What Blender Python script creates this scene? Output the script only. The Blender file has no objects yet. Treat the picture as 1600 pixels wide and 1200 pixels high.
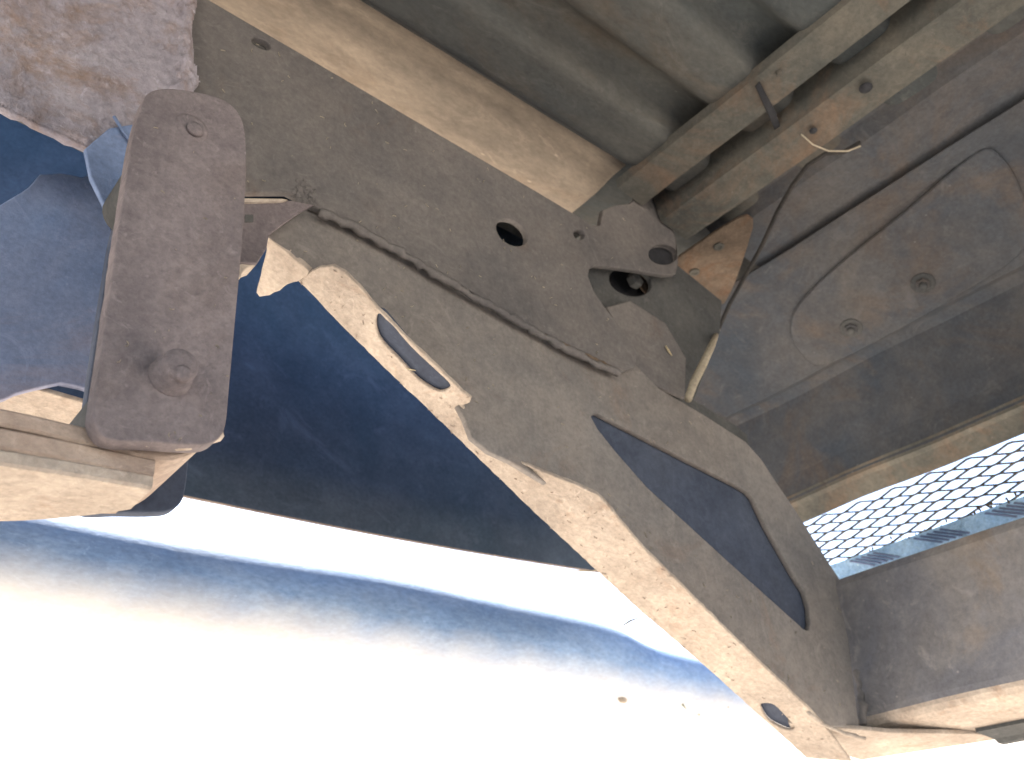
import bpy, bmesh, math, random
import numpy as np
from mathutils import Vector, Matrix, noise

random.seed(4)
scene = bpy.context.scene
COL = scene.collection

# ------------------------------------------------------------------ camera
F_PX = 1450.0
yaw, pitch, roll = (math.radians(a) for a in (49.2, 31.8, -2.8))
fwd = Vector((math.cos(pitch)*math.cos(yaw), math.cos(pitch)*math.sin(yaw), math.sin(pitch)))
_r = fwd.cross(Vector((0, 0, 1))).normalized()
_u = _r.cross(fwd)
right = math.cos(roll)*_r + math.sin(roll)*_u
up = -math.sin(roll)*_r + math.cos(roll)*_u
cam_data = bpy.data.cameras.new('camera')
cam = bpy.data.objects.new('camera', cam_data)
COL.objects.link(cam)
m = Matrix((right, up, -fwd)).transposed().to_4x4()
cam.matrix_world = m
cam_data.sensor_width = 36
cam_data.lens = 36*F_PX/1600
cam_data.clip_start = 0.01
cam_data.clip_end = 500
cam_data.dof.use_dof = True
cam_data.dof.focus_distance = 0.52
cam_data.dof.aperture_fstop = 15
scene.camera = cam

# ------------------------------------------------------------------ light
SUN_EL, SUN_AZ = math.radians(57), math.radians(72)       # azimuth measured from +X towards +Y
world = bpy.data.worlds.new('World')
scene.world = world
world.use_nodes = True
wn = world.node_tree.nodes
sky = wn.new('ShaderNodeTexSky')
sky.sky_type = 'NISHITA'
sky.sun_disc = False
sky.sun_elevation = SUN_EL
sky.sun_rotation = math.radians(90) - SUN_AZ
sky.dust_density = 1.5
world.node_tree.links.new(sky.outputs[0], wn['Background'].inputs[0])
wn['Background'].inputs[1].default_value = 0.10
sun_data = bpy.data.lights.new('sun', 'SUN')
sun_data.energy = 5.0
sun_data.angle = math.radians(0.5)
sun_data.color = (1.0, 0.945, 0.86)
sun = bpy.data.objects.new('sun', sun_data)
COL.objects.link(sun)
sdir = Vector((math.cos(SUN_EL)*math.cos(SUN_AZ), math.cos(SUN_EL)*math.sin(SUN_AZ), math.sin(SUN_EL)))
sun.rotation_euler = sdir.to_track_quat('Z', 'Y').to_euler()
vs = scene.view_settings
vs.view_transform = 'Standard'
vs.look = 'None'
vs.gamma = 1
vs.exposure = 2.6
scene.cycles.max_bounces = 8
scene.cycles.diffuse_bounces = 6

# ------------------------------------------------------------------ rays and planes
def ray(p):
    return fwd + (float(p[0])-800)/F_PX*right - (float(p[1])-600)/F_PX*up
def on(p, ax, v):
    d = ray(p)
    return d*(v/d[ax])
def on_plane(p, o, n):
    d = ray(p)
    return d*(o.dot(n)/d.dot(n))

# ------------------------------------------------------------------ materials
MATS = {}
def dusty(name, base, dust, rust=None, rust_amt=0.3, scale=14, bump=0.25, rough=0.9, speck=0.5, stretch=(1, 1, 1), grain=260, spec=0.2):
    if name in MATS: return MATS[name]
    mt = bpy.data.materials.new(name); mt.use_nodes = True
    nt = mt.node_tree; N = nt.nodes; L = nt.links
    b = N['Principled BSDF']
    b.inputs['Roughness'].default_value = rough
    b.inputs['Specular IOR Level'].default_value = spec
    tc = N.new('ShaderNodeTexCoord')
    mp = N.new('ShaderNodeMapping'); mp.inputs['Scale'].default_value = stretch
    L.new(tc.outputs['Object'], mp.inputs[0])
    def nz(s, det=6, r=0.6, dist=0.0):
        n = N.new('ShaderNodeTexNoise'); n.inputs['Scale'].default_value = s
        n.inputs['Detail'].default_value = det; n.inputs['Roughness'].default_value = r
        n.inputs['Distortion'].default_value = dist
        L.new(mp.outputs[0], n.inputs[0]); return n
    def ramp(src, a, bb, c0=(0, 0, 0, 1), c1=(1, 1, 1, 1)):
        r = N.new('ShaderNodeValToRGB'); e = r.color_ramp.elements
        e[0].position = a; e[1].position = bb; e[0].color = c0; e[1].color = c1
        L.new(src, r.inputs[0]); return r
    def mix(f, a, bb, mode='MIX'):
        x = N.new('ShaderNodeMix'); x.data_type = 'RGBA'; x.blend_type = mode
        if isinstance(f, (int, float)): x.inputs[0].default_value = f
        else: L.new(f, x.inputs[0])
        for i, v in ((6, a), (7, bb)):
            if isinstance(v, tuple): x.inputs[i].default_value = (*v[:3], 1)
            else: L.new(v, x.inputs[i])
        return x.outputs[2]
    n1 = nz(scale, 7, 0.65, 0.4)
    c = mix(ramp(n1.outputs[0], 0.36, 0.66).outputs[0], base, dust)
    if rust:
        n2 = nz(scale*0.6+3, 8, 0.7, 0.8)
        r2 = ramp(n2.outputs[0], 0.60-rust_amt*0.25, 0.72-rust_amt*0.12)
        c = mix(r2.outputs[0], c, rust)
    n3 = nz(scale*7, 5, 0.7)
    c = mix(0.5, c, ramp(n3.outputs[0], 0.28, 0.72, (0.62, 0.62, 0.63, 1), (1.22, 1.21, 1.18, 1)).outputs[0], 'MULTIPLY')
    c = mix(0.8, c, ramp(nz(scale*0.32+1.5, 5, 0.55, 0.6).outputs[0], 0.32, 0.66, (0.70, 0.70, 0.71, 1), (1.13, 1.12, 1.10, 1)).outputs[0], 'MULTIPLY')
    ng = nz(grain, 4, 0.7)
    c = mix(0.45, c, ramp(ng.outputs[0], 0.3, 0.7, (0.62, 0.62, 0.61, 1), (1.28, 1.27, 1.24, 1)).outputs[0], 'MULTIPLY')
    # short dark and pale smears lying in many directions
    nd = nz(scale*2.6, 8, 0.75, 2.5)
    c = mix(ramp(nd.outputs[0], 0.56, 0.70, (0, 0, 0, 1), (0.55, 0.55, 0.55, 1)).outputs[0], c, tuple(min(1, x*1.28) for x in dust))
    c = mix(ramp(nd.outputs[0], 0.28, 0.40, (0.5, 0.5, 0.5, 1), (0, 0, 0, 1)).outputs[0], c, tuple(x*0.66 for x in base))
    vo = N.new('ShaderNodeTexVoronoi'); vo.inputs['Scale'].default_value = 75
    vo.inputs['Randomness'].default_value = 1
    L.new(mp.outputs[0], vo.inputs[0])
    rs = ramp(vo.outputs['Distance'], 0.05, 0.10, (speck, speck, speck, 1), (0, 0, 0, 1))
    gate = ramp(nz(23, 3).outputs[0], 0.54, 0.62)
    mm = N.new('ShaderNodeMath'); mm.operation = 'MULTIPLY'
    L.new(rs.outputs[0], mm.inputs[0]); L.new(gate.outputs[0], mm.inputs[1])
    c = mix(mm.outputs[0], c, tuple(min(1, x*1.7) for x in dust))
    L.new(c, b.inputs['Base Color'])
    b1 = N.new('ShaderNodeBump'); b1.inputs['Strength'].default_value = bump; b1.inputs['Distance'].default_value = 0.004
    L.new(n3.outputs[0], b1.inputs['Height'])
    b2 = N.new('ShaderNodeBump'); b2.inputs['Strength'].default_value = min(1, bump*1.2); b2.inputs['Distance'].default_value = 0.0012
    L.new(ng.outputs[0], b2.inputs['Height']); L.new(b1.outputs[0], b2.inputs['Normal'])
    L.new(b2.outputs[0], b.inputs['Normal'])
    MATS[name] = mt
    return mt

M_RAIL = dusty('dusty_frame_steel', (0.107, 0.103, 0.108), (0.143, 0.133, 0.133), (0.119, 0.101, 0.096), 0.12)
M_BRKT = dusty('dusty_bracket_steel', (0.160, 0.152, 0.153), (0.201, 0.183, 0.175), (0.172, 0.139, 0.125), 0.10, scale=11)
M_BEAM = dusty('grey_beam_paint', (0.165, 0.171, 0.204), (0.241, 0.228, 0.228), (0.232, 0.195, 0.172), 0.22, scale=7, bump=0.15)
M_MUD = dusty('dried_mud_on_steel', (0.254, 0.237, 0.283), (0.335, 0.320, 0.373), (0.232, 0.172, 0.152), 0.45, scale=20, bump=0.7, grain=150)
M_DUST_BOUNCE = dusty('pale_dust_and_bounce', (0.340, 0.287, 0.248), (0.423, 0.368, 0.323), (0.304, 0.224, 0.178), 0.12, scale=30, bump=0.4, speck=0.2)  # pale dust tone that also carries painted bounce light on undersides
M_SHACK = dusty('brown_shackle_steel', (0.153, 0.132, 0.143), (0.217, 0.187, 0.196), (0.156, 0.132, 0.137), 0.2, scale=20, bump=0.4, grain=330)
M_SPRING = dusty('rusty_spring_steel', (0.275, 0.212, 0.180), (0.363, 0.297, 0.254), (0.275, 0.191, 0.148), 0.2, scale=22, bump=0.35, stretch=(0.75, 1, 1))
M_FLOOR = dusty('bed_floor_paint', (0.058, 0.067, 0.072), (0.095, 0.094, 0.089), (0.096, 0.082, 0.068), 0.30, scale=7, bump=0.12, stretch=(0.5, 1, 1))
M_RUNNER = dusty('pale_lit_runner', (0.205, 0.176, 0.149), (0.316, 0.261, 0.211), (0.251, 0.194, 0.149), 0.15, scale=9, bump=0.15, stretch=(0.4, 1, 1))  # paler than the floor: light from outboard is put into this colour
M_CROSS = dusty('crossmember_paint', (0.060, 0.063, 0.061), (0.102, 0.097, 0.086), (0.122, 0.090, 0.069), 0.42, scale=14, bump=0.2)
M_SILL = dusty('sill_paint', (0.043, 0.053, 0.070), (0.080, 0.078, 0.080), (0.085, 0.071, 0.064), 0.42, scale=6.5, bump=0.15)
M_RUST = dusty('rust_scale', (0.105, 0.08, 0.062), (0.155, 0.118, 0.09), (0.125, 0.07, 0.042), 0.4, scale=40, bump=0.6)
M_DARK = dusty('dark_grey_steel', (0.055, 0.059, 0.064), (0.085, 0.086, 0.087), None, scale=12, bump=0.2, speck=0.2)
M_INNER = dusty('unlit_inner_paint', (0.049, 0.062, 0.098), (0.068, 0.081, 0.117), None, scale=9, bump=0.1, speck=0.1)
M_NAVY = dusty('navy_body_paint', (0.034, 0.053, 0.084), (0.052, 0.068, 0.102), None, scale=4, bump=0.05, rough=1.0, speck=0.05, spec=0.02)
M_HANGER = dusty('hanger_paint_with_haze', (0.131, 0.190, 0.338), (0.200, 0.241, 0.373), (0.242, 0.241, 0.324), 0.2, scale=8, bump=0.25)  # blue cast of lens haze put into the paint colour
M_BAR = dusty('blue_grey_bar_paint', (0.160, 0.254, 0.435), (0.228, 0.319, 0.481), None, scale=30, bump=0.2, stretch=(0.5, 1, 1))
def bounce_fade(mt, z0, z1, col):
    """ground bounce light painted into the colour: paler lower part, ragged upper limit"""
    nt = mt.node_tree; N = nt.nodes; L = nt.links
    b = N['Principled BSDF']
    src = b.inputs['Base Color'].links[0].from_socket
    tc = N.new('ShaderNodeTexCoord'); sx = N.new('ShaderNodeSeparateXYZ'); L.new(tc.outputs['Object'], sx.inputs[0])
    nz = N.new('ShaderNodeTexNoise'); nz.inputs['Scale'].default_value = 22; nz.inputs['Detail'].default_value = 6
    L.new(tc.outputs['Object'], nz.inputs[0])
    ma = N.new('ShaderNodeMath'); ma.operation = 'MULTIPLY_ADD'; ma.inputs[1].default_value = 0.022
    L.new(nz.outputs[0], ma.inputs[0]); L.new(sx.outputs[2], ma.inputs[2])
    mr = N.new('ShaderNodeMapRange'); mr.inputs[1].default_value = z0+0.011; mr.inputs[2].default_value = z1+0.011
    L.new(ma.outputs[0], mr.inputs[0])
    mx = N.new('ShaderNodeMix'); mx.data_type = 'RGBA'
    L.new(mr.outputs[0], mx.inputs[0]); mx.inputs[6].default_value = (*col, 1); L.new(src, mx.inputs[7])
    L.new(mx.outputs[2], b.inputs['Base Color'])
bounce_fade(M_BAR, 0.264, 0.330, (0.58, 0.53, 0.47))  # bar's fade to white under bounce light, painted by height
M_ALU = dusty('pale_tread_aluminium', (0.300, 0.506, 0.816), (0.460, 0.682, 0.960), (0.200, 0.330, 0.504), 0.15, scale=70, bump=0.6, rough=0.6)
M_BLACK = dusty('black_hole_shade', (0.022, 0.024, 0.03), (0.035, 0.036, 0.042), None, scale=12, bump=0.2, speck=0.1)  # black for shade painted into holes, slots and a notch
M_WIRE = dusty('mesh_dark_steel', (0.05, 0.055, 0.06), (0.11, 0.10, 0.09), None, scale=40, bump=0.2)
M_RUBBER = dusty('cable_sleeve', (0.022, 0.022, 0.024), (0.045, 0.042, 0.04), None, scale=40, bump=0.3)
M_CLOTH = dusty('cable_bare_end', (0.30, 0.265, 0.21), (0.38, 0.34, 0.27), None, scale=40, bump=0.3)
M_STRAW = dusty('dry_straw', (0.42, 0.35, 0.22), (0.55, 0.47, 0.32), None, scale=60, bump=0.1)
M_STONE = dusty('pebble_stone', (0.28, 0.24, 0.20), (0.40, 0.35, 0.30), None, scale=60, bump=0.5)
M_GRASS = dusty('green_grass', (0.06, 0.085, 0.025), (0.11, 0.12, 0.04), None, scale=30, bump=0.1)
M_SAND = dusty('pale_sand', (0.50, 0.44, 0.37), (0.60, 0.54, 0.46), None, scale=3, bump=0.4, grain=60, speck=0.1)

# ------------------------------------------------------------------ builders
def tag(o, label=None, cat=None, group=None, kind=None):
    if label: o['label'] = label
    if cat: o['category'] = cat
    if group: o['group'] = group
    if kind: o['kind'] = kind
    return o

def link(name, me, mat, parent=None, label=None, smooth=False):
    me.name = name
    if mat:
        me.materials.clear(); me.materials.append(mat)
    o = bpy.data.objects.new(name, me)
    COL.objects.link(o)
    o.parent = parent
    if label: o['label'] = label
    if smooth:
        for p in me.polygons: p.use_smooth = True
    return o

def from_data(name, v, f, mat, parent=None, label=None, smooth=False):
    me = bpy.data.meshes.new(name)
    me.from_pydata([tuple(x) for x in v], [], f)
    bm = bmesh.new(); bm.from_mesh(me)
    bmesh.ops.remove_doubles(bm, verts=bm.verts, dist=1e-6)
    bmesh.ops.recalc_face_normals(bm, faces=bm.faces)
    bm.to_mesh(me); bm.free()
    return link(name, me, mat, parent, label, smooth)

def rounded(pts, r=0.35, it=2):
    """Chaikin corner cutting, closed"""
    for _ in range(it):
        q = []
        for i in range(len(pts)):
            a, b = pts[i], pts[(i+1) % len(pts)]
            q.append(tuple(a[k]+(b[k]-a[k])*0.22 for k in range(2)))
            q.append(tuple(a[k]+(b[k]-a[k])*0.78 for k in range(2)))
        pts = q
    return pts

def ragged(pts, step, amp, seed=0):
    """subdivide a closed 3D outline and nudge its points, as a torch-cut or dirt-crusted edge"""
    rnd = random.Random(seed)
    out = []
    for i in range(len(pts)):
        a, b = pts[i], pts[(i+1) % len(pts)]
        n = max(1, int((b-a).length/step))
        for k in range(n):
            p = a.lerp(b, k/n)
            if n > 1: p = p + Vector((rnd.uniform(-1, 1), 0, rnd.uniform(-1, 1)))*amp
            out.append(p)
    return out

def plate(name, outline, depth, mat, parent, holes=(), bevel=0.0008, label=None, rough_amp=0.0):
    """a flat plate: outline (3D points on one plane), pushed back along `depth`; holes are cut right through"""
    o3 = list(outline)
    n = depth.normalized()
    org = o3[0]
    # plane normal from Newell
    nw = Vector((0, 0, 0))
    for i in range(len(o3)):
        a, b = o3[i]-org, o3[(i+1) % len(o3)]-org
        nw += a.cross(b)
    nw.normalize()
    if nw.dot(n) < 0: nw = -nw
    U = (Vector((1, 0, 0)) - nw*nw.x)
    if U.length < 0.3: U = Vector((0, 1, 0)) - nw*nw.y
    U.normalize(); V = nw.cross(U)
    th = abs(depth.dot(nw))
    cu = bpy.data.curves.new('tmp', 'CURVE')
    cu.dimensions = '2D'; cu.fill_mode = 'BOTH'
    cu.extrude = max(th/2-bevel, 1e-5); cu.bevel_depth = bevel; cu.bevel_resolution = 1
    cu.offset = -bevel
    rnd = random.Random(len(o3)+7)
    for li, loop in enumerate([o3]+list(holes)):
        if rough_amp and li == 0:
            loop2 = []
            for i in range(len(loop)):
                a, b = loop[i], loop[(i+1) % len(loop)]
                k = max(1, int((b-a).length/0.005))
                for j in range(k):
                    p = a.lerp(b, j/k)
                    if j: p = p+(U*rnd.uniform(-1, 1)+V*rnd.uniform(-1, 1))*rough_amp
                    loop2.append(p)
            loop = loop2
        sp = cu.splines.new('POLY')
        sp.points.add(len(loop)-1)
        for pt, p in zip(sp.points, loop):
            q = p-org
            pt.co = (q.dot(U), q.dot(V), 0, 1)
        sp.use_cyclic_u = True
    to = bpy.data.objects.new('tmp', cu)
    COL.objects.link(to)
    bpy.context.view_layer.update()
    me = bpy.data.meshes.new_from_object(to.evaluated_get(bpy.context.evaluated_depsgraph_get()))
    bpy.data.objects.remove(to); bpy.data.curves.remove(cu)
    M = Matrix((U, V, nw)).transposed().to_4x4()
    M.translation = org + nw*(th/2)
    me.transform(M)
    return link(name, me, mat, parent, label)

def sheet(name, prof, a, b, axis, th, mat, parent, label=None, seg=1, smooth=False, wob=0.0):
    """bent sheet: profile points swept along an axis ('x': profile is (y,z); 'y': profile is (x,z)), with thickness upwards/behind"""
    def P(q, t):
        return Vector((q[0], t, q[1])) if axis == 'y' else Vector((t, q[0], q[1]))
    n = len(prof)
    off = []
    for i in range(n):
        p0 = prof[max(i-1, 0)]; p1 = prof[min(i+1, n-1)]
        tx, tz = p1[0]-p0[0], p1[1]-p0[1]
        l = math.hypot(tx, tz) or 1
        off.append((prof[i][0]-tz/l*th, prof[i][1]+tx/l*th))
    v, f = [], []
    for s in range(seg+1):
        t = a+(b-a)*s/seg
        for q in prof:
            w = noise.noise(Vector((q[0]*9, t*9, q[1]*9)))*wob
            v.append(P((q[0], q[1]+w), t))
        for q in reversed(off):
            w = noise.noise(Vector((q[0]*9, t*9, q[1]*9)))*wob
            v.append(P((q[0], q[1]+w), t))
    k = 2*n
    for s in range(seg):
        for i in range(k):
            j = (i+1) % k
            f.append((s*k+i, s*k+j, (s+1)*k+j, (s+1)*k+i))
    for i in range(n-1):
        f.append((i, i+1, k-2-i, k-1-i))
        s = seg*k
        f.append((s+i, s+k-1-i, s+k-2-i, s+i+1))
    return from_data(name, v, f, mat, parent, label, smooth)

def tube(name, pts, rad, mat, parent, seg=12, label=None, ez=1.0):
    pts = [Vector(p) for p in pts]
    rad = rad if isinstance(rad, (list, tuple)) else [rad]*len(pts)
    v, f = [], []
    for i, p in enumerate(pts):
        d = (pts[min(i+1, len(pts)-1)]-pts[max(i-1, 0)]).normalized()
        s = d.cross(Vector((0, 0, 1)))
        if s.length < 1e-3: s = Vector((1, 0, 0))
        s.normalize(); t = s.cross(d)
        for k in range(seg):
            a = 2*math.pi*k/seg
            v.append(p+(s*math.cos(a)+t*math.sin(a)*ez)*rad[i])
    n = len(pts)
    for i in range(n-1):
        for k in range(seg):
            f.append((i*seg+k, i*seg+(k+1) % seg, (i+1)*seg+(k+1) % seg, (i+1)*seg+k))
    f.append(tuple(range(seg))); f.append(tuple((n-1)*seg+k for k in range(seg)))
    return from_data(name, v, f, mat, parent, label, True)

def lathe(name, c, axis, prof, mat, parent, seg=20, label=None, sx=1.0, hexa=False):
    """turned piece: prof = [(distance along axis, radius)]"""
    axis = axis.normalized()
    s = axis.cross(Vector((0, 0, 1)))
    if s.length < 1e-3: s = Vector((1, 0, 0))
    s.normalize(); t = axis.cross(s)
    if hexa: seg = 6
    v, f = [], []
    for (h, r) in prof:
        for k in range(seg):
            a = 2*math.pi*k/seg
            v.append(c+axis*h+(s*math.cos(a)*sx+t*math.sin(a))*max(r, 1e-4))
    for i in range(len(prof)-1):
        for k in range(seg):
            f.append((i*seg+k, i*seg+(k+1) % seg, (i+1)*seg+(k+1) % seg, (i+1)*seg+k))
    f.append(tuple(range(seg))); f.append(tuple((len(prof)-1)*seg+k for k in range(seg)))
    return from_data(name, v, f, mat, parent, label, not hexa)

def spline_px(pts, n=6, closed=False):
    """Catmull-Rom through 2D points"""
    out = []
    m_ = len(pts)
    for i in range(m_ if closed else m_-1):
        p = [np.array(pts[(i+k) % m_] if closed else pts[min(max(i+k, 0), m_-1)], float) for k in (-1, 0, 1, 2)]
        for j in range(n):
            t = j/n
            q = 0.5*((2*p[1])+(-p[0]+p[2])*t+(2*p[0]-5*p[1]+4*p[2]-p[3])*t*t+(-p[0]+3*p[1]-3*p[2]+p[3])*t**3)
            out.append(tuple(float(w) for w in q))
    if not closed: out.append(tuple(pts[-1]))
    return out

def weld(name, pts, r, mat, parent, seed=1, label=None):
    """lumpy weld bead along a 3D path"""
    rnd = random.Random(seed)
    P, R = [], []
    for i in range(len(pts)-1):
        n = max(2, int((pts[i+1]-pts[i]).length/0.004))
        for k in range(n):
            P.append(pts[i].lerp(pts[i+1], k/n)+Vector((rnd.uniform(-1, 1), rnd.uniform(-1, 1), rnd.uniform(-1, 1)))*r*0.25)
            R.append(r*rnd.uniform(0.6, 1.2))
    return tube(name, P, R, mat, parent, 8, label)

# ------------------------------------------------------------------ ground
gs = []
S0, UX, UY = 2.3, 0.653, 0.757
def ground_z(x, y):
    s = x*UX+y*UY
    t = -x*UY+y*UX
    h = 0.0
    if s > S0: h = 1.75*(1-math.exp(-((s-S0)*0.85/1.75)))+0.25*(math.exp(-((s-S0-1.0)**2)/0.2)-0)*0.15
    h += 0.03*noise.noise(Vector((x*1.3, y*1.3, 0)))+0.012*noise.noise(Vector((x*5, y*5, 3)))
    return -0.40+h
xs = sorted(set([round(-60+i*6, 3) for i in range(21)]+[round(-4+i*0.12, 3) for i in range(84)]))
v, f = [], []
n = len(xs)
for x in xs:
    for y in xs: v.append((x, y, ground_z(x, y)))
for i in range(n-1):
    for j in range(n-1): f.append((i*n+j, (i+1)*n+j, (i+1)*n+j+1, i*n+j+1))
g = from_data('ground', v, f, M_SAND, None, None, True)
tag(g, 'bright sunlit pale sandy ground rising to a low bank beyond the truck', 'ground', kind='structure')

# ------------------------------------------------------------------ truck
truck = bpy.data.objects.new('truck', None)
COL.objects.link(truck)
truck.empty_display_size = 0.1
tag(truck, 'dusty rear underside of a truck with frame rail, spring shackle, bracket and corrugated bed', 'truck')
YW = 0.45                                      # frame rail web
BACK = Vector((0, 1, 0))
W = lambda p, y=YW: on(p, 1, y)

def px_plate(name, px, y, th, mat, parent, holes=(), rnd=0, **kw):
    if rnd: px = rounded(px, it=rnd)
    return plate(name, [on(p, 1, y) for p in px], BACK*th, mat, parent, holes=[[on(p, 1, y) for p in h] for h in holes], **kw)

# --- frame rail
def ellipse(cx, cy, a, b, ang, n=20, sq=1.0):
    out = []
    for k in range(n):
        t = 2*math.pi*k/n
        c, s = math.cos(t), math.sin(t)
        c = math.copysign(abs(c)**sq, c); s = math.copysign(abs(s)**sq, s)
        x, y = a*c, b*s
        out.append((cx+x*math.cos(ang)-y*math.sin(ang), cy+x*math.sin(ang)+y*math.cos(ang)))
    return out
rail_px = [(-140, -300), (-160, 95), (0, 165), (135, 230), (300, 300), (450, 300), (490, 322), (560, 352), (640, 398), (720, 445), (800, 492), (870, 530), (930, 562), (975, 580), (992, 574), (997, 556),
           (985, 535), (965, 505), (945, 480), (928, 455), (919, 432), (921, 419), (932, 414), (965, 418), (1000, 423), (1040, 430), (1056, 428), (1060, 410), (1056, 372), (1050, 350), (1048, 306), (1030, 298), (1003, 290), (992, 310), (985, 318), (960, 321), (942, 328), (938, 352), (925, 352), (905, 339), (840, 300), (640, 183), (430, 60), (327, 0), (-60, -226)]
rail = px_plate('chassis_rail', rail_px, YW, 0.006, M_RAIL, truck,
                holes=[ellipse(408, 68, 16, 7, 0.45, 20, 0.8), ellipse(800, 363, 27, 18, 0.62), ellipse(905, 366, 9, 8, 0.5, 14), ellipse(1036, 398, 24, 17, 0.1, 22)],
                label='long dusty steel frame rail with bolt holes')
# top flange of the rail, turned outboard, and short bottom flange
zt = W((640, 183)).z
sheet('top_flange', [(YW+0.006, zt-0.006), (YW+0.06, zt-0.006)], -0.25, 0.50, 'x', 0.005, M_DARK, rail)
sheet('rail_back', [(YW+0.060, 0.475), (YW+0.060, zt)], -0.25, 0.66, 'x', 0.004, M_NAVY, rail)
# mud-caked doubler plate over the rail, upper left
dbl = [(-150, -260), (-170, 120), (0, 166), (70, 200), (138, 231), (168, 240), (205, 232), (225, 195), (228, 165), (250, 148), (300, 146), (312, 130), (302, 95), (300, 50), (308, 10), (300, -60), (290, -280)]
def mud_plate(name, px, y, depth_y, mat, parent, label=None, amp=0.006):
    pts = [on(p, 1, y) for p in px]
    o = plate(name, pts, BACK*depth_y, mat, parent, bevel=0.002, label=label, rough_amp=0.0015)
    return o
mud_plate('doubler_plate', dbl, YW-0.007, 0.0065, M_MUD, rail, 'mud-caked rusty doubler plate on the rail')
# crust of mud lumps along the doubler's edge
rnd = random.Random(8)
def lump(c, r, seed):
    bm = bmesh.new()
    bmesh.ops.create_icosphere(bm, subdivisions=2, radius=1)
    for q in bm.verts:
        k = 1+0.45*noise.noise(q.co*1.7+Vector((seed, 0, 0)))
        q.co = Vector((q.co.x*r*k, q.co.y*r*0.45*k, q.co.z*r*k))+c
    return bm
def lumps(name, cs, mat, parent, label=None):
    allbm = bmesh.new()
    for i, (c, r) in enumerate(cs):
        b = lump(c, r, i*3.1)
        me = bpy.data.meshes.new('t'); b.to_mesh(me); b.free()
        allbm.from_mesh(me); bpy.data.meshes.remove(me)
    me = bpy.data.meshes.new(name); allbm.to_mesh(me); allbm.free()
    o = link(name, me, mat, parent, label, True)
    o['kind'] = 'stuff'
    return o
def inside(p, poly):
    c = False
    for i in range(len(poly)):
        a, b = poly[i], poly[i-1]
        if (a[1] > p[1]) != (b[1] > p[1]) and p[0] < (b[0]-a[0])*(p[1]-a[1])/(b[1]-a[1])+a[0]: c = not c
    return c
def edge_dist(p, poly):
    d = 1e9
    for i in range(len(poly)):
        ax, ay = poly[i]; bx, by = poly[i-1]
        t = max(0, min(1, ((p[0]-ax)*(bx-ax)+(p[1]-ay)*(by-ay))/((bx-ax)**2+(by-ay)**2+1e-9)))
        d = min(d, math.hypot(p[0]-ax-t*(bx-ax), p[1]-ay-t*(by-ay)))
    return d
v, f, idx = [], [], {}
stp = 2.6
gx = [-20+stp*i for i in range(int(340/stp))]; gy = [-14+stp*i for i in range(int(256/stp))]
for i, px_ in enumerate(gx):
    for j, py_ in enumerate(gy):
        wob_ = noise.noise(Vector((px_*0.05, py_*0.05, 7)))*9+noise.noise(Vector((px_*0.2, py_*0.2, 3)))*3
        if not inside((px_+wob_*0.7, py_+wob_*0.4), dbl): continue
        e = edge_dist((px_, py_), dbl)
        q = Vector((px_*0.035, py_*0.035, 0))
        h = 0.5+0.5*noise.fractal(q, 0.9, 2.1, 6)+0.35*noise.noise(q*5)
        cr_ = max(0, 1-abs(px_-286)/34)*(1 if py_ < 150 else 0)        # thick crust at the plate's right edge
        big = max(0, noise.noise(Vector((px_*0.016, py_*0.016, 5)))+0.25)
        hh = max(0.0, h)**1.3*(0.0014+0.0045*cr_+0.0032*big)+0.0016*cr_
        hh *= min(1, e/7)
        idx[(i, j)] = len(v)
        v.append(on((px_, py_), 1, YW-0.0072)-BACK*hh)
for (i, j), a in idx.items():
    if all(k in idx for k in ((i+1, j), (i, j+1), (i+1, j+1))):
        f.append((a, idx[(i+1, j)], idx[(i+1, j+1)], idx[(i, j+1)]))
crust = from_data('mud_crust', v, f, M_MUD, rail, 'crust of dried mud on the doubler plate', True)
px_plate('slot_shade', [(380, 48), (440, 70), (440, 95), (380, 82)], YW+0.012, 0.002, M_BLACK, rail)  # black sheet added as the shade inside the rail slot
# recessed rail-end plate behind the cut-out
rec = px_plate('rail_end_plate', [(880, 380), (1060, 415), (1128, 470), (1125, 520), (1085, 625), (1060, 640), (1000, 600), (900, 520)], YW+0.016, 0.005, M_DARK, rail,
               holes=[ellipse(985, 440, 34, 22, 0.25, 20)], label='recessed dark plate at the rail end')
# shelf of lighter steel at the foot of the cut-out
px_plate('rail_end_lip', [(948, 480), (985, 470), (1040, 505), (1072, 560), (1070, 622), (1030, 605), (992, 578), (985, 545)], YW+0.008, 0.004, M_RAIL, rail)
px_plate('hole_shade', [(1004, 378), (1056, 378), (1056, 424), (1004, 420)], YW+0.008, 0.003, M_BLACK, rail)  # black sheet added to paint the round hole's shade
px_plate('recess_shade', [(915, 385), (1050, 400), (1070, 500), (930, 490)], YW+0.042, 0.003, M_BLACK, rail)  # black sheet added as the darkness deep in the recess
lathe('bolt', W((988, 441), YW+0.030), -BACK, [(0, 0.0085), (0.007, 0.0085), (0.008, 0.007)], M_DARK, rail, hexa=True)
lathe('glint_washer', W((1008, 446), YW+0.035), -BACK, [(0, 0.012), (0.002, 0.012)], M_RUST, rail, 18)  # rust-coloured disc standing in for an orange glint
weld('weld_bead', [W(p, YW-0.0002) for p in ((500, 332), (560, 358), (640, 404), (720, 452), (800, 498), (870, 537), (930, 568), (972, 586))], 0.0036, M_RAIL, rail, 3)
weld('rust_weld', [W(p, YW-0.0005) for p in ((850, 524), (890, 543), (930, 562), (965, 578))], 0.0017, M_RUST, rail, 9)

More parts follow.
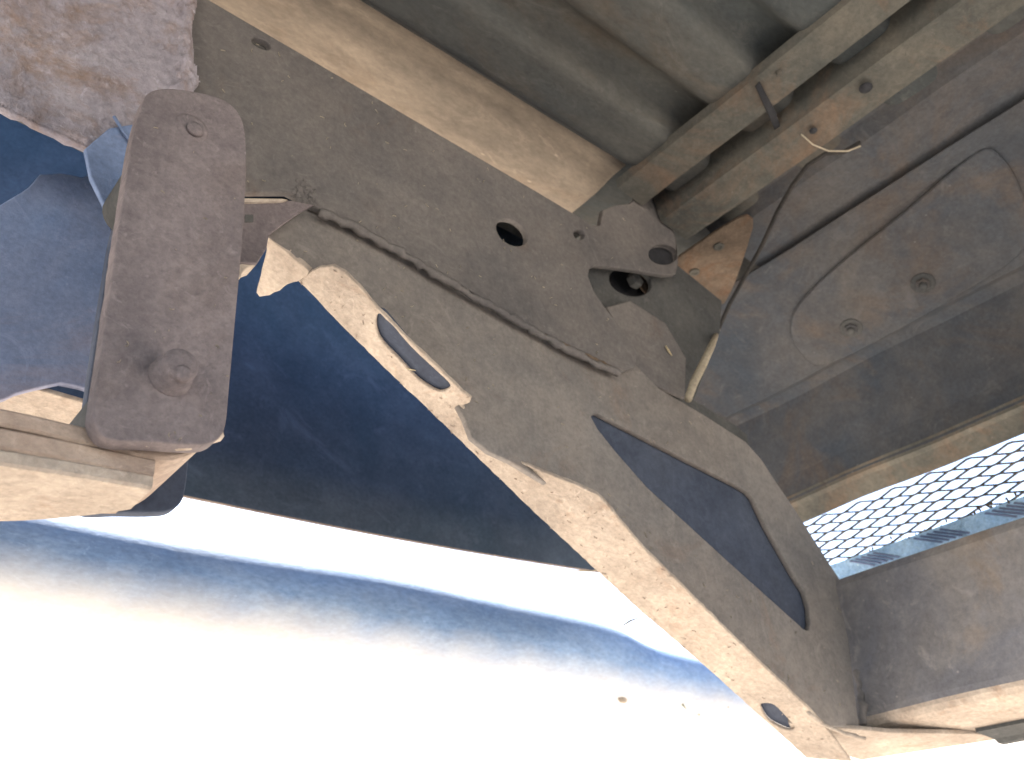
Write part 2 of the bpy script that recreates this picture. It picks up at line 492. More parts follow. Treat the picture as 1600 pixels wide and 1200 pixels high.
# --- bumper bracket: web, underside flange, end tab, box back plate
YB = YW+0.0075
A = on((482, 425), 1, YB); B = on((1290, 1140), 1, YB)
fl_dir = (B-A).normalized()
fl_n = fl_dir.cross(Vector((0, 1, 0))).normalized()
if fl_n.z < 0: fl_n = -fl_n                      # points up into the bracket
T0 = on((420, 367), 1, YB)
tri = [(924, 652), (926, 647), (934, 646), (960, 660), (1060, 712), (1150, 758), (1168, 769), (1176, 778), (1200, 828), (1240, 898), (1257, 925), (1264, 948), (1266, 975), (1263, 985), (1256, 983), (1150, 888), (1010, 760), (960, 703), (934, 670)]
web_px = [(420, 367), (440, 352), (470, 331), (490, 318), (600, 350), (800, 460), (985, 560), (1000, 577), (1030, 607), (1100, 648), (1165, 690), (1190, 718), (1212, 752), (1245, 800), (1280, 855), (1312, 905), (1322, 930), (1326, 1000), (1334, 1070), (1343, 1137), (1291, 1134), (975, 850), (880, 770), (800, 722), (765, 706), (738, 684), (727, 655), (716, 634), (722, 612), (690, 585), (640, 539), (590, 489), (562, 455), (540, 434), (520, 424), (490, 424)]
brk = px_plate('bumper_bracket', web_px, YB, 0.005, M_BRKT, truck, holes=[tri], label='diagonal grey bracket with a long triangular cut-out')
fpx = lambda p, k=0.0: on_plane(p, A+fl_n*k, fl_n)
near = [(486, 424), (500, 417), (520, 415), (540, 426), (562, 448), (590, 482), (640, 533), (690, 580), (722, 612), (736, 622), (733, 630), (722, 634), (732, 652), (742, 676), (762, 698), (800, 716), (850, 738), (900, 757), (932, 772), (950, 790), (967, 812), (1010, 862), (1060, 910), (1130, 980), (1200, 1048), (1262, 1106), (1290, 1136)]
far = [(1330, 1190), (1260, 1185), (1200, 1130), (1100, 1040), (1000, 955), (930, 890), (820, 787), (700, 670), (600, 575), (520, 495), (475, 448), (466, 440)]
slot1 = spline_px([(588, 494), (596, 491), (606, 500), (640, 540), (680, 578), (701, 598), (702, 606), (693, 611), (680, 610), (652, 592), (622, 560), (598, 535), (588, 516)], 3, True)
slot2 = spline_px([(1188, 1103), (1196, 1099), (1210, 1102), (1228, 1120), (1242, 1137), (1234, 1142), (1215, 1135), (1199, 1124)], 3, True)
plate('flange', [fpx(p) for p in near+far], fl_n*0.003, M_DUST_BOUNCE, brk, holes=[[fpx(p) for p in slot1], [fpx(p) for p in slot2]], rough_amp=0.0004, label='pale dusty underside flange with two slots')
# end tab: bent at the upper left end of the web
td = (A-T0).normalized(); tn = td.cross(Vector((0, 1, 0))).normalized()
if tn.z < 0: tn = -tn
tpx = lambda p: on_plane(p, T0, tn)
plate('end_tab', [tpx(p) for p in ((418, 369), (450, 395), (483, 424), (480, 432), (466, 440), (448, 445), (436, 455), (420, 462), (405, 464), (400, 457), (407, 430), (414, 400))], tn*0.005, M_DUST_BOUNCE, brk, rough_amp=0.0006, label='torn pale end tab')
# box back plate, closing the bracket behind the cut-out
bk = [(860, 590), (985, 585), (1150, 690), (1235, 800), (1305, 905), (1318, 1000), (1325, 1075), (1280, 1072), (1090, 900), (880, 715)]
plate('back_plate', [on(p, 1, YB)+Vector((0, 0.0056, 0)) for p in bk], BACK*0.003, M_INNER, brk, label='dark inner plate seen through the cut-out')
for nm, sl in (('slot_shade', slot1), ('slot_shade', slot2)):
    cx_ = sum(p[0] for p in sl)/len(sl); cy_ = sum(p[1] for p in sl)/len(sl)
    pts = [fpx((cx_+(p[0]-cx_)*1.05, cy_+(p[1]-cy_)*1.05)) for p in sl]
    plate(nm, [p+fl_n*0.0033 for p in pts], fl_n*0.002, M_INNER, brk, bevel=0.0002)  # dark sheet added as the shade inside the bracket
plate('top_lip', [W(p, YB+0.010) for p in ((1026, 608), (1030, 600), (1042, 603), (1100, 634), (1150, 665), (1168, 680), (1170, 700), (1160, 700), (1100, 668))], BACK*0.010, M_DARK, brk)
weld('weld_seam', [W(p, YB-0.0005) for p in ((1342, 930), (1338, 980), (1340, 1040), (1346, 1090), (1350, 1138))], 0.0042, M_RAIL, brk, 5)
weld('weld_seam', [fpx(p, -0.0005) for p in ((1262, 1112), (1285, 1132), (1320, 1146), (1360, 1158))], 0.002, M_DUST_BOUNCE, brk, 6)
# rust flake edge on the flange
weld('edge_crust', [fpx(p, -0.0008) for p in near[3:9]], 0.0011, M_DUST_BOUNCE, brk, 11)
weld('edge_crust', [fpx(p, -0.0008) for p in near[13:21]], 0.0011, M_DUST_BOUNCE, brk, 12)

# --- bumper beam, lower right
kx = lambda p: ray(p)[0]/ray(p)[2]
XB = W((1320, 913)).x
k_t, k_b = kx((1318, 911)), kx((1360, 1128))
k_l, k_u = kx((1426, 1162)), kx((1447, 1188))
zt_, zb_ = XB/k_t, XB/k_b
prof = [(XB-0.006+0.03, zt_+0.003), (XB+0.008, zt_+0.003), (XB+0.002, zt_+0.001), (XB, zt_-0.004), (XB, zb_+0.010), (XB+0.001, zb_+0.006)]
prof = list(reversed(prof))
beam = sheet('bumper_beam', prof, -0.35, YB+0.035, 'y', 0.004, M_BEAM, truck, 'broad grey bumper beam with a pale rounded lower edge', seg=24, wob=0.0015)
sheet('lower_edge', [(XB+0.058, zb_-0.011), (XB+0.012, zb_-0.002), (XB+0.005, zb_+0.0005), (XB+0.0018, zb_+0.0035), (XB+0.0005, zb_+0.008)], -0.35, YB+0.035, 'y', 0.0035, M_DUST_BOUNCE, beam, 'rounded lower edge of the beam, painted pale with bounce light', seg=24, smooth=False, wob=0.0015)  # pale colour stands in for light bounced up from the ground
zl = zb_-0.016
sheet('lower_lip', [(XB+0.050, zl), (XB+0.080, zl-0.003), (XB+0.086, zl-0.006), (XB+0.095, zl-0.0065)], -0.35, YW-0.06, 'y', 0.003, M_DARK, beam)
plate('beam_foot', [Vector((XB-0.09, YW+0.03, zb_-0.006)), Vector((XB-0.002, YW-0.01, zb_-0.004)), Vector((XB+0.06, YW-0.06, zb_-0.017)), Vector((XB+0.085, YW-0.06, zb_-0.019)), Vector((XB+0.06, YW+0.06, zb_-0.012)), Vector((XB-0.04, YW+0.06, zb_-0.008))], Vector((0, 0, 0.004)), M_DUST_BOUNCE, beam)

# --- tread plate of the step behind the beam
XT = XB+0.06
k1, k2 = kx((1320, 880)), kx((1320, 925))
tz0, tz1 = XT/kx((1318, 925)), XT/kx((1318, 878))
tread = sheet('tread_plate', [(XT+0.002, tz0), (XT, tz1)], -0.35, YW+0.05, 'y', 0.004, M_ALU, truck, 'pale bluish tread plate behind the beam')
bar_i = 0
bm = None
for gy in np.arange(-0.30, YW+0.02, 0.072):
    for kq in range(5):
        y0 = float(gy)+kq*0.0068
        d = Vector((0, 0.026, 0.013))
        c = Vector((XT-0.0043, y0+0.010, XT/k_t*0.45+tz1*0.55))
        s = Vector((0, 0.0008, -0.0008)); h = Vector((-0.0016, 0, 0))
        vv = [c-d*0.5-s, c-d*0.5+s, c+d*0.5+s, c+d*0.5-s, c-d*0.4+h, c+d*0.4+h]
        from_data('tread_bar', vv, [(0, 1, 4), (1, 2, 5, 4), (2, 3, 5), (3, 0, 4, 5), (0, 3, 2, 1)], M_HANGER, tread)

# --- expanded metal mesh above the step
XM = XB+0.12
mz1, mz0 = XM/kx((1400, 760)), XM/kx((1400, 862))
PY, PZ = 0.043, 0.0104
def mesh_panel():
    v, f = [], []
    w, dpt = 0.00075, 0.0013
    tilt = 0.0
    rows = int((mz1-mz0)/(PZ/2))+1
    y0 = -0.36
    cols = int((YW+0.10-y0)/PY)+1
    def strand(a, b):
        d = (b-a).normalized(); s = Vector((1, 0, 0)).cross(d).normalized()*w
        h = Vector((dpt, 0, 0))
        i = len(v)
        for q in (a, b):
            for t in (-s-h, s-h, s+h, -s+h): v.append(q+t)
        f.extend([(i+k, i+(k+1) % 4, i+4+(k+1) % 4, i+4+k) for k in range(4)])
        f.extend([(i+3, i+2, i+1, i), (i+4, i+5, i+6, i+7)])
    for r in range(rows):
        for c in range(cols):
            yy = y0+(c+0.5*(r % 2))*PY
            z = mz0+r*PZ/2
            jit = Vector((noise.noise(Vector((yy*8, z*8, 1)))*0.006, 0, noise.noise(Vector((yy*5, z*3, 4)))*0.002))
            N0 = Vector((XM, yy, z))+jit
            # hexagonal-ish diamonds: short bond at each node
            bond = Vector((0, PY*0.055, 0))
            strand(N0-bond, N0+bond)
            if r < rows-1:
                for sg in (-1, 1):
                    y2 = yy+sg*PY/2
                    z2 = z+PZ/2
                    j2 = Vector((noise.noise(Vector((y2*8, z2*8, 1)))*0.006, 0, noise.noise(Vector((y2*5, z2*3, 4)))*0.002))
                    N1 = Vector((XM, y2, z2))+j2
                    strand(N0+bond*sg, N1-bond*sg)
    return from_data('mesh_grille', v, f, M_WIRE, truck, 'dark expanded metal mesh screen')
mesh_panel()
# rusty dirt lodged along the foot of the mesh
cs = []
for i in range(260):
    y = -0.3+0.75*rnd.random()
    w_ = max(0.0, 1-max(0.0, (y+0.05)/0.42))
    cs.append((Vector((XT-0.006+rnd.uniform(-.003, .012), y, tz1+rnd.uniform(-0.002, 0.004+0.012*w_))), rnd.uniform(0.0008, 0.0018+0.0026*w_)))
lumps('lodged_dirt', cs, M_RUST, truck, 'rusty dirt lodged at the foot of the mesh')

# --- bed floor with pressed ribs running along the truck
ZF = 0.685
XE = 0.835*0.655                                # ribs end at the crossmember
mrat = [0.76, 0.657, 0.514, 0.368]
def floor_z(x, y):
    # ribs hang below the floor: rounded trapezoids
    pitch = 0.100
    ph = ((y-0.500)/pitch+0.5) % 1.0-0.5          # 0 at rib centre
    t = abs(ph)*pitch
    d = 0.024/(1+math.exp((t-0.031)/0.0032))
    e = 1/(1+math.exp((x-(XE-0.022))/0.006))      # closed rounded rib end
    if y > 0.445: d = 0.0
    e = 1.0
    return ZF-d*e+(0.02 if x > XE+0.2 else 0)
xs = list(np.linspace(-1.6, XE-0.06, 40))+list(np.linspace(XE-0.055, XE+0.06, 24))+[1.0]
ys = [-1.3]+list(np.linspace(-0.30, 0.60, 260))+[0.62]
v = [Vector((x, y, floor_z(x, y)+0.0015*noise.noise(Vector((x*6, y*6, 0))))) for x in xs for y in ys]
nx, ny = len(xs), len(ys)
f = [(i*ny+j, (i+1)*ny+j, (i+1)*ny+j+1, i*ny+j+1) for i in range(nx-1) for j in range(ny-1)]
base = len(v)
v += [Vector((x, y, ZF+0.012)) for x in (xs[0], xs[-1]) for y in (ys[0], ys[-1])]
f += [(base, base+1, base+3, base+2)]
bed = from_data('bed_floor', v, f, M_FLOOR, truck, 'dark corrugated bed floor with pressed ribs', True)
# hat-section runner, outboard light painted into its pale colour, under the floor, right above the rail, closed by a rounded end
v, f = [], []
rx = list(np.linspace(-0.9, XE-0.05, 30))+[XE-0.05+0.05*math.sin(t*math.pi/2/14) for t in range(1, 15)]
def hat(t):                                     # cross-section: near wall, rounded corner, underside, far wall
    pts = [(0.436, 0.0), (0.450, 0.0), (0.456, 0.003), (0.463, 0.010), (0.471, 0.0185), (0.478, 0.0225), (0.487, 0.024), (0.50, 0.0245), (0.52, 0.024), (0.535, 0.021), (0.545, 0.008), (0.552, 0.0), (0.565, 0.0)]
    return pts
for x in rx:
    e = max(0.0, (x-(XE-0.05))/0.05)
    k = math.sqrt(max(0.0, 1-e*e))*0.97+0.03
    for (y, d) in hat(0):
        v.append(Vector((x, y, ZF-0.0015-d*k)))
m_ = len(hat(0))
f = [(i*m_+j, i*m_+j+1, (i+1)*m_+j+1, (i+1)*m_+j) for i in range(len(rx)-1) for j in range(m_-1)]
runner = from_data('floor_runner', v, f, M_RUNNER, truck, 'runner along the top of the rail, painted pale as if lit from outboard', True)
md = runner.modifiers.new('thickness', 'SOLIDIFY'); md.thickness = 0.0012; md.offset = 1

# --- floor crossmember and rear sheets, running across the truck
def kz(k, z): return (k*z, z)
K = dict(P0=0.824, P1=0.884, P2=0.935, P3=1.005, CR=1.158, PL=1.533, SB=2.026, ST=2.18)
Y0_, Y1_ = -0.55, YW-0.002
x1, x2 = kz(K['P1'], .650), kz(K['P2'], .642)
prof = [(kz(K['P0'], .655)[0]-0.002, .664), kz(K['P0'], .655), (x1[0]-0.004, .650), x1, (x1[0]+0.001, .656), (x1[0]+0.004, .684), (x2[0]-0.012, .686), (x2[0]-0.006, .670), (x2[0]-0.001, .647), x2, (kz(K['P3'], .637)[0]-0.003, .637), kz(K['P3'], .637), (kz(K['P3'], .637)[0]+0.001, .645), (kz(K['P3'], .637)[0]+0.003, .668)]
cross = sheet('floor_crossmember', prof, Y0_, Y1_, 'y', 0.003, M_CROSS, truck, 'folded floor crossmember with rusty flange and two holes', seg=40, wob=0.002)
def z_point(p, z): return on(p, 2, z)
for (p, r) in (((1353, 138), 0.0058), ((1271, 205), 0.0036)):
    c = z_point(p, 0.6355)
    lathe('drain_hole', c, Vector((0, 0, 1)), [(0, r), (0.0012, r), (0.0012, r*0.8), (0.0003, r*0.75)], M_BLACK, cross, 20)
for (p, r) in (((1168, 185), 0.005), ((1300, 180), 0.003), ((1218, 115), 0.003)):
    c = z_point(p, 0.651)
    lathe('rivet', c+Vector((0, 0, 0.002)), Vector((0, 0, -1)), [(0, r), (0.0015, r*0.9), (0.0025, r*0.5)], M_CROSS, cross, 14)
# notch across the first flange, its shade painted as a black plate
plate('notch_shade', [z_point(p, 0.6485) for p in ((1180, 136), (1187, 128), (1212, 175), (1222, 205), (1212, 208), (1203, 186))], Vector((0, 0, 0.0015)), M_BLACK, cross)

x3 = kz(K['P3'], .66)[0]
cr = kz(K['CR'], .655)
sheetA = sheet('sill_inner_sheet', [(x3-0.01, .672), (x3+0.012, .668), (x3+0.028, .660), (cr[0]+0.012, .658)], Y0_, Y1_-0.004, 'y', 0.002, M_SILL, truck, 'dark inner sheet with a raised stamped patch', seg=40, wob=0.003)
pl = kz(K['PL'], .590); sb = kz(K['SB'], .468); st = kz(K['ST'], .446)
prof = [(cr[0]-0.002, .651), cr and (cr[0]+0.002, .649), (cr[0]+0.02, .648), (cr[0]+0.03, .647), pl, (pl[0]+0.010, .592), (pl[0]+0.022, .585), (sb[0]-0.002, sb[1]+0.03), sb]
sill = sheet('rear_sill', prof, Y0_, 0.80, 'y', 0.0025, M_SILL, truck, 'broad dark rear sill sheet above the mesh', seg=40, wob=0.004)
sheet('sill_flange', [(sb[0]-0.001, sb[1]+0.006), (sb[0]+0.0015, sb[1]-0.003), (sb[0]+0.008, sb[1]-0.006), st, (st[0]+0.008, st[1]+0.004)], Y0_, 0.62, 'y', 0.0025, M_CROSS, sill, 'paler folded lower edge of the sill', seg=40, wob=0.003)
# stamped reinforcement plate with two bolts on the sill
def quad_plane(pts):                            # plane of the sill's sloping part
    a = Vector((cr[0]+0.03, 0, .6455)); b = Vector((pl[0], 0, pl[1]-0.0015))
    nrm = (b-a).cross(Vector((0, 1, 0))).normalized()
    if nrm.z < 0: nrm = -nrm
    return [on_plane(p, a, nrm) for p in pts], nrm
rp, rn = quad_plane(rounded([(1232, 522), (1240, 480), (1300, 420), (1420, 325), (1500, 255), (1545, 225), (1580, 262), (1605, 320), (1610, 390), (1500, 462), (1310, 566), (1266, 572)], it=2))
rplate = plate('reinforcement_plate', [p-rn*0.0022 for p in rp], rn*0.0032, M_SILL, sill, bevel=0.0018, label='raised reinforcement plate carrying two bolts')
for p in ((1330, 510), (1442, 440)):
    c = quad_plane([p])[0][0]-rn*0.0022
    lathe('washer', c, -rn, [(-0.001, 0.0125), (0.0012, 0.0125), (0.0018, 0.011)], M_DARK, sill, 20)
    lathe('bolt_nut', c-rn*0.0015, -rn, [(0, 0.0078), (0.0035, 0.0078), (0.0042, 0.0065)], M_SILL, sill, hexa=True)
    lathe('bolt_end', c-rn*0.005, -rn, [(0, 0.0045), (0.004, 0.0045), (0.005, 0.0035)], M_DARK, sill, 12)
# rusty corner patch at the rail end of the crossmember, with two washers
rp2 = [on(p, 2, .6405) for p in rounded([(1045, 430), (1056, 405), (1085, 385), (1125, 358), (1165, 335), (1180, 345), (1165, 395), (1148, 445), (1128, 482), (1090, 470)], it=1)]
rpatch = plate('corner_gusset', rp2, Vector((0, 0, 0.003)), M_RUST, truck, label='rusty corner gusset with two washers')
for p in ((1123, 385), (1085, 425)):
    lathe('rusty_washer', on(p, 2, .640), Vector((0, 0, -1)), [(0, 0.006), (0.0012, 0.0058), (0.0014, 0.003), (0.0004, 0.0025)], M_CROSS, rpatch, 16)
# --- navy side panel of the bed, outboard of the rail
YS = 0.85
prof_pts = []
zlow = lambda x: 0.407+(x-0.297)*(0.444-0.407)/(0.855-0.297)-0.004*math.sin((x-0.3)/0.56*math.pi)
v, f = [], []
nx, nz = 40, 14
for i in range(nx+1):
    x = -1.2+i*(1.02+1.2)/nx
    z0 = zlow(min(max(x, 0.1), 0.95))
    for j in range(nz+1):
        t = j/nz
        z = z0+(1.35-z0)*t
        v.append(Vector((x, YS+0.10*math.sin(t*math.pi*0.5)+0.02*(1-t)**6*0, z)))
f = [(i*(nz+1)+j, (i+1)*(nz+1)+j, (i+1)*(nz+1)+j+1, i*(nz+1)+j+1) for i in range(nx) for j in range(nz)]
side = from_data('bed_side_panel', v, f, M_NAVY, truck, 'large smooth dark navy panel behind the rail', True)
md = side.modifiers.new('thickness', 'SOLIDIFY'); md.thickness = 0.003; md.offset = 0
tube('panel_lip', [Vector((x, YS+0.002, zlow(min(max(x, 0.1), 0.95)))) for x in np.linspace(-1.2, 1.02, 40)], 0.0018, M_SPRING, side, 8)

# --- rounded side bar below the panel
def bar_path():
    P, R = [], []
    for x in np.linspace(-0.8, 1.5, 70):
        d = 1/(1+math.exp(-(x-0.955)/0.018))
        up_ = max(0.0, min(1.0, (x-0.15)/0.5)); up_ = up_*up_*(3-2*up_)
        P.append(Vector((x, 0.905, 0.324+0.018*up_-0.012*d+0.003*noise.noise(Vector((x*4, 0, 0))))))
        R.append(0.050-0.006*d)
    return P, R
P, R = bar_path()
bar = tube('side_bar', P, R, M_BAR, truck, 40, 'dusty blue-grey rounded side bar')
def bar_hit(p):
    d = ray(p); t = 0.6
    while t < 2.2:
        q = d*t
        i = min(range(len(P)), key=lambda k: abs(P[k].x-q.x))
        if math.hypot(q.y-P[i].y, q.z-P[i].z) < R[i]: return q, Vector((0, q.y-P[i].y, q.z-P[i].z)).normalized()
        t += 0.002
    return None, None
for p, r in (((972, 1090), 0.0085), ((1092, 1116), 0.0025), ((1138, 1104), 0.0022), ((1007, 1140), 0.002)):
    q, nn = bar_hit(p)
    if q is None: continue
    b_ = lump(q, r, p[0]*0.1)
    me = bpy.data.meshes.new('mud_clod'); b_.to_mesh(me); b_.free()
    link('mud_clod', me, M_STONE, bar, None, True)
q, nn = bar_hit((1066, 1100))
if q is not None:
    tube('grass_blade', [q+nn*0.001+Vector((-0.006, 0, 0.004)), q+nn*0.002, q+nn*0.001+Vector((0.007, 0, -0.006))], [0.0006, 0.001, 0.0004], M_GRASS, bar, 6, 'single green grass blade stuck to the bar')

# --- spring shackle: two plates and their bolts
YK = 0.352
sh_px = spline_px([(222, 165), (232, 145), (260, 138), (310, 144), (350, 156), (374, 178), (384, 215), (384, 300), (377, 400), (368, 500), (359, 600), (354, 655), (346, 680), (326, 693), (290, 694), (230, 690), (180, 688), (158, 678), (146, 655), (148, 625), (162, 530), (180, 400), (196, 290), (208, 215)], 4, True)
shk = px_plate('spring_shackle', sh_px, YK, 0.010, M_SHACK, truck, bevel=0.0007, rough_amp=0.00035, label='hanging brown steel shackle plate with a bolt at each end')
x_r = max(on(p, 1, YK).x for p in sh_px)
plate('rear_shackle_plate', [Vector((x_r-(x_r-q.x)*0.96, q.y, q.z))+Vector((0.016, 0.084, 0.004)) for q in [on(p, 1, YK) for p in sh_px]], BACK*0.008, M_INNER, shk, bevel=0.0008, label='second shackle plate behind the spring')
cb = on((266, 588), 1, YK)
lathe('bolt_head', cb, -BACK, [(-0.002, 0.0098), (0.0012, 0.0096), (0.002, 0.0084), (0.0115, 0.0078), (0.0128, 0.0066), (0.0132, 0.003)], M_SHACK, shk, 20)
lathe('bolt_tip', cb+Vector((0.001, -0.0105, -0.0045)), -BACK, [(0, 0.0040), (0.0028, 0.0036), (0.0038, 0.0022)], M_SHACK, shk, 14)
weld('edge_bounce', [on(p, 1, YK+0.0052)+Vector((0, 0, 0.0020)) for p in ((158, 672), (176, 685), (230, 689), (290, 693), (326, 690), (344, 676))], 0.0040, M_DUST_BOUNCE, shk, 31)  # pale bead painting the plate's bottom edge as lit from below
cu_ = on((300, 200), 1, YK)
lathe('bolt_head', cu_, -BACK, [(-0.002, 0.0095), (0.0004, 0.0085), (0.0010, 0.006)], M_SHACK, shk, 20)
lathe('bolt_tip', cu_+Vector((0.001, -0.0015, -0.002)), -BACK, [(0, 0.0045), (0.0018, 0.004), (0.0024, 0.002)], M_SHACK, shk, 14)
lathe('bushing', cu_+Vector((0, 0.010, 0)), BACK, [(0, 0.016), (0.074, 0.016)], M_DARK, shk, 24)

# --- leaf spring: main leaf with eye, two leaves below
YL0, YL1_ = YK+0.013, YK+0.079
ec = cb + Vector((0, 0, 0))
RO, TL = 0.030, 0.0075
def strip(name, path, th, mat, parent, label=None, taper=0.0):
    """leaf: (x,z) path along its underside, thickness upward/inward"""
    n_ = len(path); v, f = [], []
    for i, q in enumerate(path):
        a, b = path[max(i-1, 0)], path[min(i+1, n_-1)]
        tx, tz = b[0]-a[0], b[1]-a[1]; l = math.hypot(tx, tz)
        nx_, nz_ = -tz/l, tx/l
        e = 0.0012
        YL1 = YL1_-taper*max(0.0, 1-(path[-1][0]-q[0])/0.07)**2 if taper else YL1_
        for (yy, k) in ((YL0+e, 0), (YL1-e, 0), (YL1, e), (YL1, th-e), (YL1-e, th), (YL0+e, th), (YL0, th-e), (YL0, e)):
            v.append(Vector((q[0]+nx_*k, yy, q[1]+nz_*k)))
    for i in range(n_-1):
        for k in range(8): f.append((i*8+k, i*8+(k+1) % 8, (i+1)*8+(k+1) % 8, (i+1)*8+k))
    f.append(tuple(range(8))); f.append(tuple((n_-1)*8+k for k in range(8)))
    return from_data(name, v, f, mat, parent, label)
# underside lines of the leaf pack read on the near side plane
L0 = [on(p, 1, YL0) for p in ((-260, 700), (-120, 708), (0, 726), (120, 744), (238, 764))]
L1 = [on(p, 1, YL0) for p in ((-260, 676), (-120, 684), (0, 700), (120, 722), (240, 746))]
L2 = [on(p, 1, YL0) for p in ((-260, 640), (-120, 648), (0, 664), (120, 690), (200, 708))]
def sm(L): return spline_px([(p.x, p.z) for p in L], 6)
bot = sm(L0)
mid = sm(L1)
top = sm(L2)
spring = None
# main leaf: the top leaf runs on and curls up round the eye
def eye_path():
    P = list(top)
    cx, cz = ec.x, ec.z
    st_a = math.atan2(P[-1][1]-cz, P[-1][0]-cx)
    r0 = math.hypot(P[-1][0]-cx, P[-1][1]-cz)
    for i in range(1, 30):
        t = i/29
        a = st_a+t*math.radians(205)
        r = r0+(RO-r0)*min(1, t*2.2)
        P.append((cx+r*math.cos(a), cz+r*math.sin(a)))
    return P
spring = strip('leaf_spring', eye_path(), TL, M_SPRING, truck, 'rusty leaf spring curling into the shackle')
strip('leaf', mid, 0.0088, M_SPRING, spring, None, 0.02)
strip('leaf', bot, 0.0066, M_DUST_BOUNCE, spring, 'bottom leaf painted pale with bounce light', 0.040)  # paler than the other leaves: underside light put into the colour
lathe('eye_bushing', Vector((ec.x, YL0-0.002, ec.z)), BACK, [(0, 0.020), (0.070, 0.020)], M_DARK, spring, 24)

# --- spring hanger behind the shackle
hx = [(-40, 345), (0, 320), (45, 292), (62, 272), (95, 270), (128, 277), (140, 272), (165, 330), (176, 368), (165, 470), (150, 560), (138, 608), (95, 598), (40, 610), (-40, 640)]
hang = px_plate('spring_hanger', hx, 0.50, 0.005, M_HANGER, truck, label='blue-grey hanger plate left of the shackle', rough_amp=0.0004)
px_plate('side_gusset', [(133, 232), (170, 200), (230, 190), (240, 360), (182, 358), (142, 276)], YW-0.012, 0.004, M_HANGER, hang)
tube('gusset_edge', [W((178, 182), YW-0.014), W((192, 205), YW-0.014), W((208, 228), YW-0.014)], 0.0010, M_HANGER, hang, 8)
# folded lip along the hanger's foot, sunlight put into its pale colour
hb = [on(p, 1, 0.50) for p in ((-60, 668), (20, 618), (60, 602), (110, 600), (150, 590))]
lipv = [p+Vector((0, 0.005, 0)) for p in hb]+[p+Vector((0.012, 0.055, -0.004)) for p in reversed(hb)]
plate('hanger_lip', [Vector((p.x, p.y, hb[2].z)) for p in lipv], Vector((0, 0, 0.003)), M_DUST_BOUNCE, hang, label='pale lip coloured as if sunlit at the foot of the hanger')
# pivot box between shackle and bracket
def box(name, c0, c1, mat, parent, label=None, bev=0.0012):
    bm = bmesh.new()
    bmesh.ops.create_cube(bm, size=1)
    for q in bm.verts: q.co = Vector(tuple((c0[i]+c1[i])/2+q.co[i]*(c1[i]-c0[i]) for i in range(3)))
    bmesh.ops.bevel(bm, geom=list(bm.edges), offset=bev, segments=2, affect='EDGES', profile=0.5)
    me = bpy.data.meshes.new(name); bm.to_mesh(me); bm.free()
    return link(name, me, mat, parent, label)
px_plate('pivot_plate', [(320, 312), (455, 313), (491, 320), (470, 331), (440, 352), (421, 366), (417, 388), (402, 412), (380, 410), (360, 416), (320, 410)], YW-0.004, 0.003, M_SHACK, hang, label='brown pivot plate between shackle and bracket')
px_plate('pivot_lip', [(340, 408), (398, 409), (400, 414), (388, 418), (380, 424), (376, 434), (360, 436), (340, 420)], YW-0.002, 0.014, M_DUST_BOUNCE, hang)
plate('pivot_edge', [on(p, 1, YW-0.0065) for p in ((330, 309), (440, 310), (450, 312), (440, 314), (330, 317))], BACK*0.005, M_DUST_BOUNCE, hang, bevel=0.0004)
plate('square_hole', [on(p, 1, YW-0.0045) for p in ((383, 335), (396, 335), (396, 347), (383, 347))], BACK*0.001, M_DARK, hang, bevel=0.0001)
lumps('mud_crust', [(on((rnd.gauss(472, 11), rnd.gauss(302, 9)), 1, YW-0.0002), rnd.uniform(0.0007, 0.0022)) for i in range(70)], M_RAIL, hang)

# --- cable hanging from the sill to the bracket
cp = [((1345, 222), .640), ((1318, 238), .638), ((1290, 240), .636), ((1262, 258), .634), ((1238, 290), .632), ((1215, 330), .630), ((1190, 385), .622), ((1165, 430), .612), ((1140, 475), .600), ((1122, 515), .580)]
P = [on(p, 2, z) for p, z in cp]
cable = tube('cable', P, 0.0022, M_RUBBER, truck, 10, 'thin dark cable dangling at the rail end')
y9 = min(P[-1].y, YW-0.012); P2 = [P[-1], on((1112, 540), 1, y9), on((1098, 570), 1, y9), on((1084, 598), 1, y9), on((1075, 624), 1, y9)]
tube('bare_end', P2, [0.0024, 0.0034, 0.004, 0.004, 0.0036], M_CLOTH, cable, 10, 'pale frayed cable end')
tube('wire_loop', [on(p, 2, .630) for p in ((1252, 210), (1270, 226), (1295, 236), (1325, 236), (1345, 228))], 0.0008, M_CLOTH, cable, 8)
tube('wire_loop', [on(p, 1, YW-0.008) for p in ((1092, 282), (1095, 300), (1085, 322), (1070, 336))], 0.0012, M_CLOTH, cable, 8)

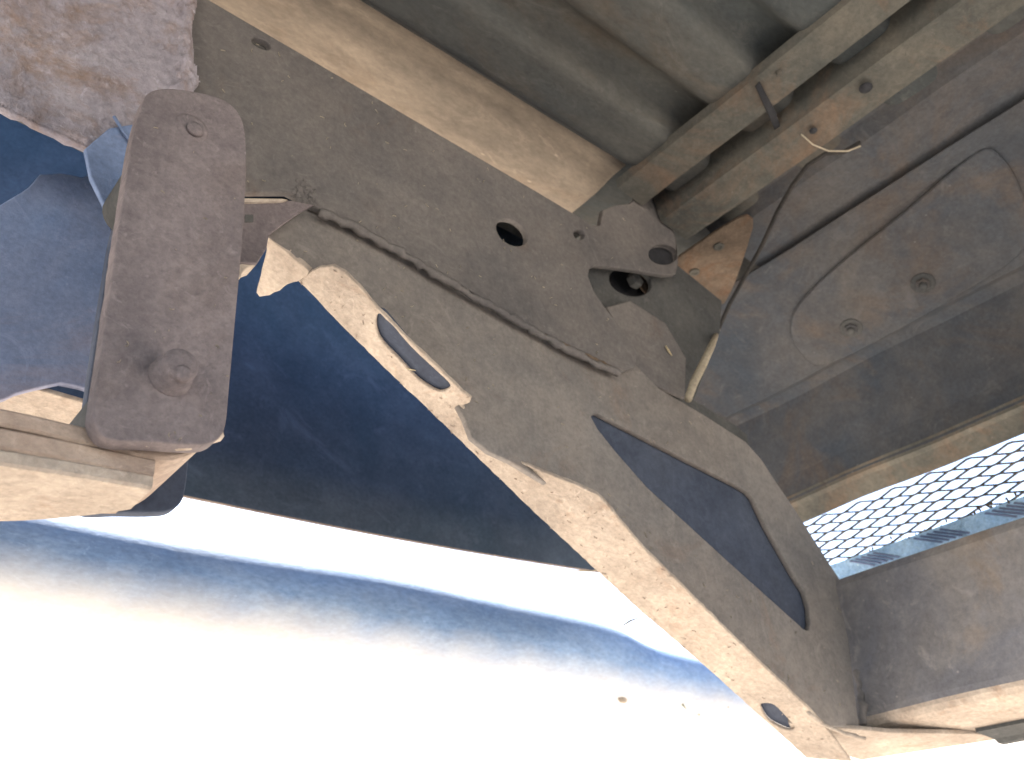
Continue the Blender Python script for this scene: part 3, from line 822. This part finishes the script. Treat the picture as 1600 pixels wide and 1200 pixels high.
# bits of chaff and grit stuck to the dusty faces
def chaff(name, spots, parent, mat, seed, sz=1.0):
    rn_ = random.Random(seed); v, f = [], []
    for c, nrm in spots:
        a = rn_.uniform(0, math.pi); l = rn_.uniform(0.0010, 0.0040)*sz; w = rn_.uniform(0.00012, 0.00028)*sz
        t1 = nrm.orthogonal().normalized(); t2 = nrm.cross(t1)
        d = t1*math.cos(a)+t2*math.sin(a); s_ = nrm.cross(d)*w
        bend = nrm.cross(d)*l*rn_.uniform(-0.25, 0.25)
        i = len(v)
        for t, o_ in ((-0.5, 0), (0, 1), (0.5, 0)):
            m0 = c+d*l*t+bend*o_+nrm*0.0003
            v += [m0-s_, m0+s_, m0+nrm*0.0005]
        for k in (0, 3):
            f += [(i+k, i+k+1, i+k+4, i+k+3), (i+k+1, i+k+2, i+k+5, i+k+4), (i+k+2, i+k, i+k+3, i+k+5)]
        f += [(i, i+2, i+1), (i+6, i+7, i+8)]
    o = from_data(name, v, f, mat, parent)
    o['kind'] = 'stuff'
    return o
rnd = random.Random(21)
sp = []
while len(sp) < 70:
    p = (rnd.uniform(330, 1000), rnd.uniform(30, 560))
    if inside(p, rail_px) and not inside(p, dbl): sp.append((W(p), -BACK))
chaff('chaff', sp, rail, M_CLOTH, 1)
sp = []
while len(sp) < 90:
    p = (rnd.uniform(430, 1340), rnd.uniform(330, 1130))
    if inside(p, web_px) and not inside(p, tri): sp.append((W(p, YB), -BACK))
chaff('chaff', sp, brk, M_CLOTH, 2)
sp = []
while len(sp) < 26:
    p = (rnd.uniform(160, 380), rnd.uniform(160, 690))
    if inside(p, sh_px): sp.append((on(p, 1, YK), -BACK))
chaff('chaff', sp, shk, M_CLOTH, 3, 0.6)
sp = []
while len(sp) < 90:
    p = (rnd.uniform(470, 1300), rnd.uniform(420, 1180))
    if inside(p, near+far) and not inside(p, slot1): sp.append((fpx(p), -fl_n))
chaff('chaff', sp, brk, M_SPRING, 4)
# ------------------------------------------------------------------ loose bits
def straw(name, pts, r, mat, label, cat, group=None):
    o = tube(name, pts, [r*0.6]+[r]*(len(pts)-2)+[r*0.3], mat, None, 6)
    tag(o, label, cat, group); return o
straw('straw', [fpx((634, 575), -0.002), fpx((640, 577), -0.004), fpx((650, 579), -0.005)], 0.0005, M_STRAW, 'thin dry straw caught in the long flange slot', 'straw')
straw('twig', [W((866, 889), 0.80), W((895, 892), 0.80), W((925, 893), 0.80), W((935, 889), 0.80)], 0.0010, M_STRAW, 'dry twig at the tip of the navy panel beside the bracket', 'twig')
straw('straw', [W((972, 978), 0.62), W((985, 970), 0.62), W((1003, 963), 0.62)], 0.0012, M_STRAW, 'dry straw sticking out beside the flange edge above the side bar', 'straw')
straw('straw', [W((1040, 540), YW+0.006), W((1044, 547), YW+0.006), W((1050, 556), YW+0.006)], 0.0012, M_STRAW, 'short pale straw stuck on the rail end plate', 'straw')
